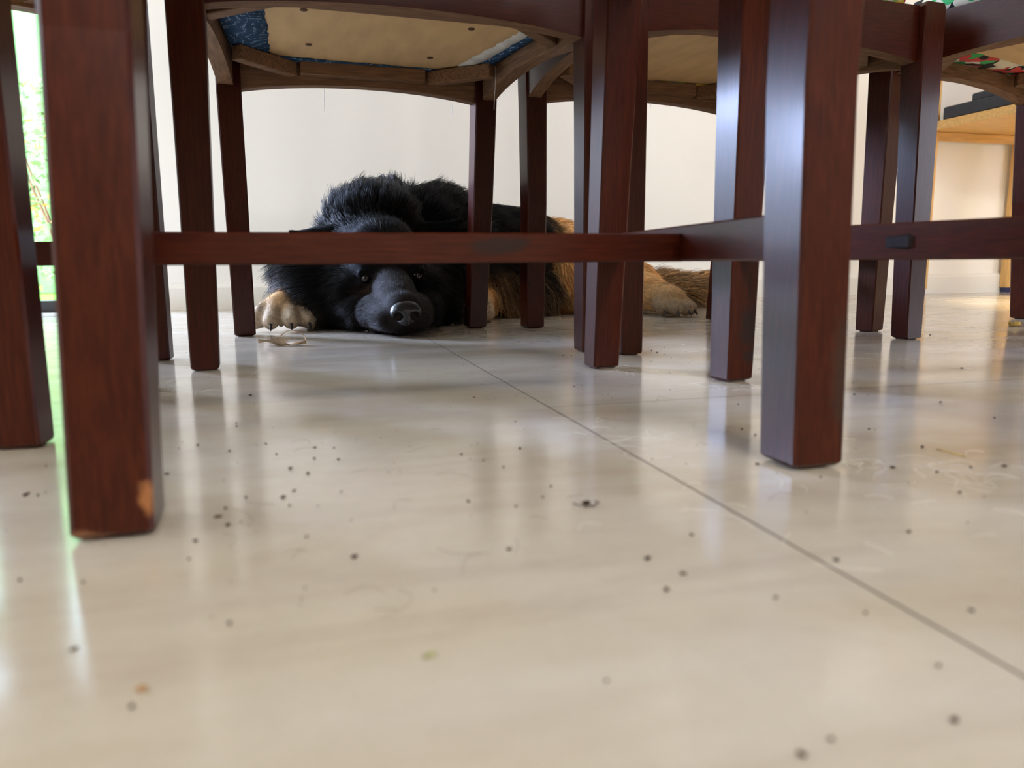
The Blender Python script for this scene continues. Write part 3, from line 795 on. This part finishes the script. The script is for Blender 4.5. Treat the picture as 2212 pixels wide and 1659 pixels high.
dog = None
def build_dog():
    global dog
    tmp = capsule_mesh().build('dog', M_RAW['z'])
    rm = tmp.modifiers.new('r', 'REMESH'); rm.mode = 'VOXEL'; rm.voxel_size = 0.0036
    sm = tmp.modifiers.new('s', 'SMOOTH'); sm.factor = 0.5; sm.iterations = 5
    bpy.context.view_layer.update()
    dg = bpy.context.evaluated_depsgraph_get()
    me = bpy.data.meshes.new_from_object(tmp.evaluated_get(dg))
    bpy.data.objects.remove(tmp, do_unlink=True)
    me.name = 'dog'
    nv = len(me.vertices)
    V = np.empty(nv * 3); me.vertices.foreach_get('co', V); V = V.reshape(-1, 3)
    V[:, 2] = np.maximum(V[:, 2], 0.0012)
    me.vertices.foreach_set('co', V.ravel())
    me.polygons.foreach_set('use_smooth', [True] * len(me.polygons))
    me.update()
    rng = np.random.default_rng(5)
    D, Wt = weights(V)
    C = np.stack([b['col'] for b in B]); Cv = Wt @ C
    ca = me.color_attributes.new('coat', 'FLOAT_COLOR', 'POINT')
    ca.data.foreach_set('color', np.concatenate([Cv * 0.8, np.ones((nv, 1))], 1).ravel())
    m, nt, b = new_mat('dog_undercoat')
    at = N(nt, 'ShaderNodeAttribute', attribute_name='coat')
    nz = noise(nt, coords(nt, (1, 1, 1)), 180.0, 3)
    nt.links.new(mix(nt, 1.0, at.outputs['Color'], ramp(nt, nz, [(0.3, (0.7,) * 3), (0.7, (1.15,) * 3)]), 'MULTIPLY'), b.inputs['Base Color'])
    b.inputs['Roughness'].default_value = 0.75
    b.inputs['Specular IOR Level'].default_value = 0.08
    me.materials.clear(); me.materials.append(m)
    dog = bpy.data.objects.new('dog', me); link(dog)
    tag(dog, 'black and tan long-haired dog lying on the floor, chin down, behind the chairs', 'dog')
    # ---- coat
    me.calc_loop_triangles()
    nt_ = len(me.loop_triangles)
    T = np.empty(nt_ * 3, dtype=np.int32); me.loop_triangles.foreach_get('vertices', T); T = T.reshape(-1, 3)
    A = V[T[:, 0]]; Bv = V[T[:, 1]]; Cc = V[T[:, 2]]
    nrm = np.cross(Bv - A, Cc - A); ar = np.linalg.norm(nrm, axis=1) / 2; nrm = nrm / np.maximum(ar[:, None] * 2, 1e-12)
    cen = (A + Bv + Cc) / 3
    toc = np.array((0.0, 0.0, CAM_Z)) - cen; toc /= np.linalg.norm(toc, axis=1, keepdims=True)
    dens = np.where((nrm * toc).sum(1) > -0.35, 1.0, 0.25) * np.where((nrm[:, 2] < -0.6) & (cen[:, 2] < 0.012), 0.0, 1.0)
    dist_nose = np.linalg.norm(cen - NOSE_P, axis=1)
    dens *= np.where(dist_nose < 0.13, 2.2, 1.0)                       # short, dense hair on the face
    for e in EYES: dens[np.linalg.norm(cen - np.array(e), axis=1) < 0.0115] = 0
    dens[dist_nose < 0.024] = 0
    pr = ar * dens; pr /= pr.sum()
    NS = 120000
    ti = rng.choice(nt_, NS, p=pr)
    r1, r2 = rng.random(NS), rng.random(NS); s1 = np.sqrt(r1)
    P = (1 - s1)[:, None] * A[ti] + (s1 * (1 - r2))[:, None] * Bv[ti] + (s1 * r2)[:, None] * Cc[ti]
    n = nrm[ti]
    D, Wt = weights(P)
    flows = []
    for b in B:
        f = b['flow'] if b['flow'] is not None else b['p1'] - b['p0']
        flows.append(f / np.linalg.norm(f))
    fl = Wt @ np.stack(flows)
    ln = Wt @ np.array([b['ln'] for b in B]); lift = Wt @ np.array([b['lift'] for b in B])
    share = Wt @ np.array([b['share'] for b in B])
    c0 = Wt @ C; c1 = Wt @ np.stack([b['mixc'] for b in B])
    low = np.sin(P[:, 0] * 61 + P[:, 2] * 83) * np.sin(P[:, 1] * 57 - P[:, 2] * 71 + 1.3)     # tufts share a shade
    pick = (rng.random(NS) * 0.65 + (low * 0.5 + 0.5) * 0.35) < share
    col = np.where(pick[:, None], c1, c0) * rng.uniform(0.55, 1.5, (NS, 1)) * np.where(rng.random((NS, 1)) < 0.10, 2.2, 1.0)
    ft = fl - (fl * n).sum(1, keepdims=True) * n; ft /= np.maximum(np.linalg.norm(ft, axis=1, keepdims=True), 1e-6)
    ft += rng.normal(0, 0.13, (NS, 3)) + 0.18 * np.stack([np.sin(P[:, 1] * 90 + P[:, 2] * 60), np.sin(P[:, 0] * 80 + P[:, 2] * 90), np.sin(P[:, 0] * 70 + P[:, 1] * 80)], 1)
    L = ln * rng.uniform(0.6, 1.25, NS)
    K = 6
    pts = np.empty((NS, K, 3)); pts[:, 0] = P - n * 0.0008
    g = np.array((0, 0, -1.0))
    for k in range(1, K):
        t = k / (K - 1)
        d = n * (lift * (1.15 - t))[:, None] + ft * (0.55 + 0.45 * t) + g * (0.22 * t) * np.clip(L / 0.03, 0, 1)[:, None]
        d /= np.linalg.norm(d, axis=1, keepdims=True)
        pts[:, k] = pts[:, k - 1] + d * (L / (K - 1))[:, None]
    # tufts: pull tips towards a neighbour strand
    from mathutils.kdtree import KDTree
    cidx = rng.choice(NS, NS // 16, replace=False)
    kd = KDTree(len(cidx))
    for i, j in enumerate(cidx): kd.insert(P[j], i)
    kd.balance()
    own = np.array([cidx[kd.find(p)[1]] for p in P])
    off = pts[own] - pts
    amt = np.linspace(0, 1, K) ** 1.4
    long_ = np.clip((L - 0.008) / 0.02, 0, 1) * rng.uniform(0.35, 0.8, NS)
    near = np.linalg.norm(P[own] - P, axis=1) < 0.03
    pts += off * amt[None, :, None] * (long_ * near)[:, None, None] * np.clip(1 - 0.0, 0, 1)
    pts[:, :, 2] = np.maximum(pts[:, :, 2], 0.0009)
    hc = bpy.data.hair_curves.new('fur')
    hc.add_curves([K] * NS)
    hc.attributes['position'].data.foreach_set('vector', pts.astype(np.float32).ravel())
    ra = hc.attributes.get('radius') or hc.attributes.new('radius', 'FLOAT', 'POINT')
    rad = np.clip(L / 0.03, 0.35, 1.0)[:, None] * 0.00034 * np.array([1.0, 0.95, 0.85, 0.7, 0.5, 0.2])[None, :]
    ra.data.foreach_set('value', rad.astype(np.float32).ravel())
    hcol = hc.attributes.new('strand', 'FLOAT_COLOR', 'CURVE')
    hcol.data.foreach_set('color', np.concatenate([col, np.ones((NS, 1))], 1).astype(np.float32).ravel())
    hm = bpy.data.materials.new('dog_hair'); hm.use_nodes = True
    nt = hm.node_tree; nt.nodes.clear()
    out = N(nt, 'ShaderNodeOutputMaterial'); hb = N(nt, 'ShaderNodeBsdfPrincipled')
    at = N(nt, 'ShaderNodeAttribute', attribute_name='strand')
    nt.links.new(at.outputs['Color'], hb.inputs['Base Color'])
    hb.inputs['Roughness'].default_value = 0.42
    hb.inputs['Specular IOR Level'].default_value = 0.15
    nt.links.new(hb.outputs[0], out.inputs[0])
    hc.materials.append(hm)
    fo = bpy.data.objects.new('fur', hc); fo.parent = dog; link(fo)
    tag(fo, kind='stuff')
    # ---- eyes
    em = simple('dark_brown_eye', (0.010, 0.007, 0.005), 0.12, 0.5, 0.2, 90)
    for e in EYES:
        mb = MB(); rings = []
        R_ = 0.0085
        for k in range(1, 12):
            ph = -math.pi / 2 + k * math.pi / 12
            rings.append([(e[0] + R_ * math.cos(ph) * math.cos(a), e[1] + R_ * math.cos(ph) * math.sin(a), e[2] + R_ * math.sin(ph)) for a in [i * math.pi / 8 for i in range(16)]])
        mb.loft(rings); mb.build('eye', em, dog, True)
    # ---- nose leather with two nostrils
    nm, nt, b = new_mat('black_nose_leather')
    b.inputs['Base Color'].default_value = (0.012, 0.012, 0.015, 1)
    b.inputs['Roughness'].default_value = 0.3
    b.inputs['Specular IOR Level'].default_value = 0.5
    vor = N(nt, 'ShaderNodeTexVoronoi'); vor.inputs['Scale'].default_value = 900
    nt.links.new(coords(nt), vor.inputs['Vector'])
    bump(nt, b, vor.outputs['Distance'], 0.25, 0.0006)
    vs = []; fs = []; NU, NV = 48, 36
    for j in range(NV + 1):
        th = math.pi * j / NV
        for i in range(NU):
            ph = 2 * math.pi * i / NU
            x = math.sin(th) * math.cos(ph); y = math.sin(th) * math.sin(ph); z = math.cos(th)
            wz = 1.0 + 0.05 * max(0, z) - 0.38 * max(0, -z) ** 1.3                              # narrower below
            X, Y, Z = x * 0.0232 * wz, y * 0.0185, z * 0.0190
            if Y < 0:
                Y *= (1.0 - 0.25 * max(0, z))                         # top rolls back
                for sx in (-1, 1):
                    dd = math.hypot((X - sx * (0.0112 + 0.25 * max(0, -Z - 0.003))) / 0.0066, (Z + 0.0042) / 0.0062)
                    Y += 0.0155 * math.exp(-dd ** 4)
                Y += 0.0022 * math.exp(-(X / 0.0012) ** 2) * (1 if Z < 0.004 else 0)
            vs.append((NOSE_P[0] + X, NOSE_P[1] + 0.006 + Y, NOSE_P[2] - 0.0035 + Z))
    for j in range(NV):
        for i in range(NU):
            fs.append((j * NU + i, j * NU + (i + 1) % NU, (j + 1) * NU + (i + 1) % NU, (j + 1) * NU + i))
    mesh_obj('nose', vs, fs, nm, dog, None, True)
    # ---- claws
    cm = simple('dark_claw', (0.03, 0.022, 0.018), 0.4, 0.4, 0.2, 90)
    for (x, y, dx, dy) in ((-0.071, 1.304, -0.3, -1), (-0.043, 1.287, 0, -1), (-0.011, 1.286, 0, -1), (0.018, 1.299, 0.3, -1),
                           (0.687, 1.362, -0.2, -1), (0.708, 1.347, 0, -1), (0.733, 1.347, 0.1, -1), (0.753, 1.362, 0.3, -1)):
        mb = MB(); mb.tube([(x - dx * 0.004, y - dy * 0.004, 0.014), (x, y, 0.011), (x + dx * 0.006, y + dy * 0.006, 0.004)], [0.0032, 0.0027, 0.0010], 8)
        mb.build('claw', cm, dog, True)
EYES = [(0.1085, 1.2570, 0.0850), (0.1900, 1.2590, 0.0880)]
build_dog()
# ------------------------------------------------------------------ dirt, leaves and hair on the floor
M_CRUMB = simple('dark_dirt_crumb', (0.042, 0.024, 0.016), 0.85, 0.2, 0.4, 500)
M_TANCR = simple('tan_crumb_material', (0.38, 0.22, 0.10), 0.85, 0.2, 0.3, 500)
M_SEED = simple('pale_green_seed_material', (0.34, 0.33, 0.17), 0.7, 0.3, 0.3, 400)
M_DRY = simple('dry_brown_leaf', (0.40, 0.29, 0.19), 0.75, 0.25, 0.4, 60)
M_DRYY = simple('dry_yellow_leaf', (0.52, 0.36, 0.10), 0.75, 0.25, 0.4, 60)
def blob(seed, rx, ry, rz):
    r = random.Random(seed); mb = MB(); rings = []
    for k in range(1, 6):
        ph = -math.pi / 2 + k * math.pi / 6
        rings.append([(rx * math.cos(ph) * math.cos(a) * r.uniform(0.75, 1.2), ry * math.cos(ph) * math.sin(a) * r.uniform(0.75, 1.2),
                       rz + rz * math.sin(ph) * 1.0) for a in [i * math.pi / 4 for i in range(8)]])
    mb.loft(rings); return mb
protos = [blob(11, 0.0016, 0.0010, 0.0007), blob(12, 0.0011, 0.0010, 0.0008), blob(13, 0.0021, 0.0009, 0.0006), blob(14, 0.0009, 0.0008, 0.0006)]
CRUMBS = [(-0.042,0.674), (-0.045,0.557), (-0.044,0.546), (-0.073,0.489), (-0.063,0.494), (-0.043,0.472), (-0.023,0.486), (-0.016,0.456), (-0.008,0.421), (0.005,0.439), (0.006,0.467), (0.017,0.462), (0.018,0.433), (0.001,0.407), (-0.071,0.429), (-0.028,0.373), (-0.011,0.368), (-0.036,0.358), (-0.038,0.347), (-0.028,0.337), (-0.033,0.334), (-0.008,0.354), (-0.006,0.378), (0.016,0.369), (-0.131,0.408), (-0.125,0.406), (-0.131,0.411), (-0.044,0.298), (-0.044,0.318), (-0.001,0.310), (-0.077,0.286), (-0.099,0.294), (0.016,0.282), (-0.025,0.238), (-0.067,0.234), (-0.045,0.197), (0.074,0.273), (0.123,0.427), (0.096,0.407), (0.103,0.390), (0.087,0.424), (0.116,0.348), (0.107,0.333), (0.091,0.323), (0.072,0.337), (0.142,0.504), (0.136,0.607), (0.187,0.382), (0.121,0.249), (0.115,0.222), (0.127,0.233), (0.149,0.267), (0.187,0.228), (0.253,0.324), (0.237,0.356), (0.276,0.418), (0.277,0.435), (0.323,0.514), (0.356,0.411), (0.436,0.523), (0.301,0.328), (0.350,0.360), (0.341,0.317), (0.316,0.314), (0.359,0.313), (0.298,0.282), (0.476,0.475), (0.463,0.415), (0.235,0.245), (0.147,0.135), (0.164,0.157), (0.114,0.137), (0.200,0.181), (0.167,0.189), (0.147,0.207), (0.074,0.175), (0.104,0.134), (0.436,0.523), (0.645,0.621), (0.785,0.706), (0.885,0.912), (0.911,0.784), (0.603,1.258), (0.532,1.068), (0.420,0.866), (0.416,0.843), (0.450,0.890), (0.407,0.789), (0.307,0.845), (0.299,0.852), (0.233,0.634), (0.357,1.408)]
first = [None] * 4
for i, (x, y) in enumerate(CRUMBS):
    k = i % 4
    if first[k] is None:
        o = protos[k].build('crumb', M_CRUMB); first[k] = o
    else:
        o = first[k].copy(); COL.objects.link(o)
    o.location = (x, y, 0.0001); o.rotation_euler = (0, 0, RND.uniform(0, 3.14))
    s = RND.uniform(0.5, 0.95); o.scale = (s, s, s)
    tag(o, 'tiny dark crumb of dirt lying loose on the cream floor', 'crumb', 'dark crumbs scattered on the floor')
o = blob(21, 0.0016, 0.0012, 0.0007).build('crumb', M_TANCR); o.location = (-0.044, 0.205, 0.0001)
tag(o, 'tan crumb on the bare floor in the lower left foreground', 'crumb')
o = blob(22, 0.0022, 0.0009, 0.0008).build('seed', M_SEED); o.location = (0.031, 0.201, 0.0001); o.rotation_euler = (0, 0, 0.4)
tag(o, 'pale green elongated seed on the floor in the foreground', 'seed')
# curled husk
h = empty('dry_husk', (0.123, 0.317, 0.0))
tag(h, 'curled dark dry husk with thin hooked fibres on the floor', 'husk')
blob(23, 0.0022, 0.0012, 0.0011).build('husk_body', M_CRUMB, h)
for (a0, a1, rr) in ((2.4, 5.2, 0.0062), (4.2, 6.9, 0.0056)):
    mb = MB(); mb.tube([(rr * math.cos(a0 + (a1 - a0) * q / 10), rr * 0.8 * math.sin(a0 + (a1 - a0) * q / 10), 0.0005 + 0.0008 * math.sin(q * 0.31)) for q in range(11)], 0.00022, 5)
    mb.build('fibre', M_CRUMB, h)
mb = MB(); mb.tube([(0.355, 0.354, 0.0005), (0.354, 0.346, 0.0012), (0.3555, 0.340, 0.0006), (0.356, 0.335, 0.0005)], 0.00035, 5)
tag(mb.build('twig', M_DRYY), 'thin orange-brown twig lying to the right of the near chair foot', 'twig')
# dried leaves
def leaf(name, loc, rz, L, W, curl, mat, label, stem):
    t = empty(name, loc, rz); tag(t, label, 'leaf')
    r = random.Random(3); vs = []; fs = []; NU, NV = 18, 8
    for i in range(NU + 1):
        u = i / NU; w = W * math.sin(math.pi * min(1, u * 0.96 + 0.02)) ** 0.75
        for j in range(NV + 1):
            v = j / NV * 2 - 1
            z = 0.002 + curl * (v * v) * (0.5 + 0.6 * math.sin(u * 5.0)) + 0.0022 * math.sin(u * 11 + v * 3) + 0.0035 * abs(2 * u - 1) ** 2
            vs.append((L * (u - 0.5), w * v * (1 - 0.35 * abs(v)) + 0.003 * math.sin(u * 6), max(0.0006, z)))
    for i in range(NU):
        for j in range(NV): fs.append((i * (NV + 1) + j, i * (NV + 1) + j + 1, (i + 1) * (NV + 1) + j + 1, (i + 1) * (NV + 1) + j))
    n = len(vs)
    vs += [(x, y, z + 0.0006) for x, y, z in vs]; fs += [tuple(a + n for a in f) for f in fs]
    mesh_obj('leaf_blade', vs, fs, mat, t, None, True)
    if stem:
        mb = MB(); mb.tube(stem, [0.0009, 0.0008, 0.0008, 0.0007, 0.0006, 0.0011][:len(stem)], 6); mb.build('leaf_stem', mat, t)
leaf('dried_leaf', (-0.022, 1.082, 0.0), -0.28, 0.066, 0.012, 0.006, M_DRY, 'curled grey-brown dried leaf with a bent stem, in front of the dog\'s paw',
     [(0.031, 0.0, 0.003), (0.030, 0.006, 0.010), (0.022, 0.012, 0.017), (0.010, 0.016, 0.020), (0.000, 0.018, 0.018), (-0.008, 0.020, 0.012)])
leaf('dried_leaf', (1.122, 0.985, 0.0), 0.5, 0.040, 0.008, 0.005, M_DRYY, 'small yellow-brown dried leaf on the floor beyond the right chairs', [(0.018, 0.0, 0.003), (0.024, 0.004, 0.006), (0.030, 0.006, 0.003)])
# loose hair and dust specks: nobody could count them
def hairs(name, label, mat, n, spots, rad):
    mb = MB()
    for i in range(n):
        (cx, cy, sx, sy) = spots[i % len(spots)]
        x = RND.gauss(cx, sx); y = RND.gauss(cy, sy)
        L = RND.uniform(0.008, 0.028); a = RND.uniform(0, 6.28); k = RND.uniform(-2.2, 2.2); zz = RND.uniform(0.0, 0.002)
        pts = []
        for q in range(8):
            pts.append((x, y, 0.0004 + zz * math.sin(q / 7 * math.pi)))
            x += math.cos(a) * L / 7; y += math.sin(a) * L / 7; a += k / 7 + RND.uniform(-0.25, 0.25)
        mb.tube(pts, rad, 3)
    return tag(mb.build(name, mat), label, 'hair', kind='stuff')
M_HAIRW = simple('pale_dog_hair', (0.85, 0.82, 0.74), 0.6, 0.3, 0.1, 50)
M_HAIRD = simple('dark_dog_hair', (0.10, 0.06, 0.04), 0.6, 0.3, 0.3, 50)
hairs('loose_pale_hair', 'fine pale shed dog hairs lying loose over the floor', M_HAIRW, 130,
      [(0.29, 0.335, 0.012, 0.010), (0.19, 0.43, 0.02, 0.03), (0.33, 0.33, 0.03, 0.03), (0.30, 0.29, 0.05, 0.03), (-0.10, 0.72, 0.03, 0.06), (0.36, 0.60, 0.03, 0.02), (0.30, 0.715, 0.02, 0.02), (0.2, 0.26, 0.06, 0.05), (0.55, 0.8, 0.12, 0.1)], 0.00007)
hairs('loose_dark_hair', 'fine dark shed dog hairs lying loose over the floor', M_HAIRD, 45,
      [(0.05, 0.42, 0.06, 0.06), (0.25, 0.45, 0.08, 0.08), (0.5, 0.9, 0.15, 0.1), (0.0, 0.30, 0.05, 0.06)], 0.00007)
specks = MB()
for i in range(420):
    x = RND.uniform(-0.15, 0.95); y = RND.uniform(0.22, 1.25); s = RND.uniform(0.0002, 0.0005)
    specks.add([(x - s, y - s, 0.0002), (x + s, y - s * 0.6, 0.0002), (x + s * 0.7, y + s, 0.0002), (x - s * 0.8, y + s * 0.7, 0.0002), (x, y, 0.0007)],
               [(0, 1, 4), (1, 2, 4), (2, 3, 4), (3, 0, 4), (0, 3, 2, 1)])
tag(specks.build('dust_specks', M_CRUMB), 'fine dark dust specks sprinkled over the floor', 'dust', kind='stuff')
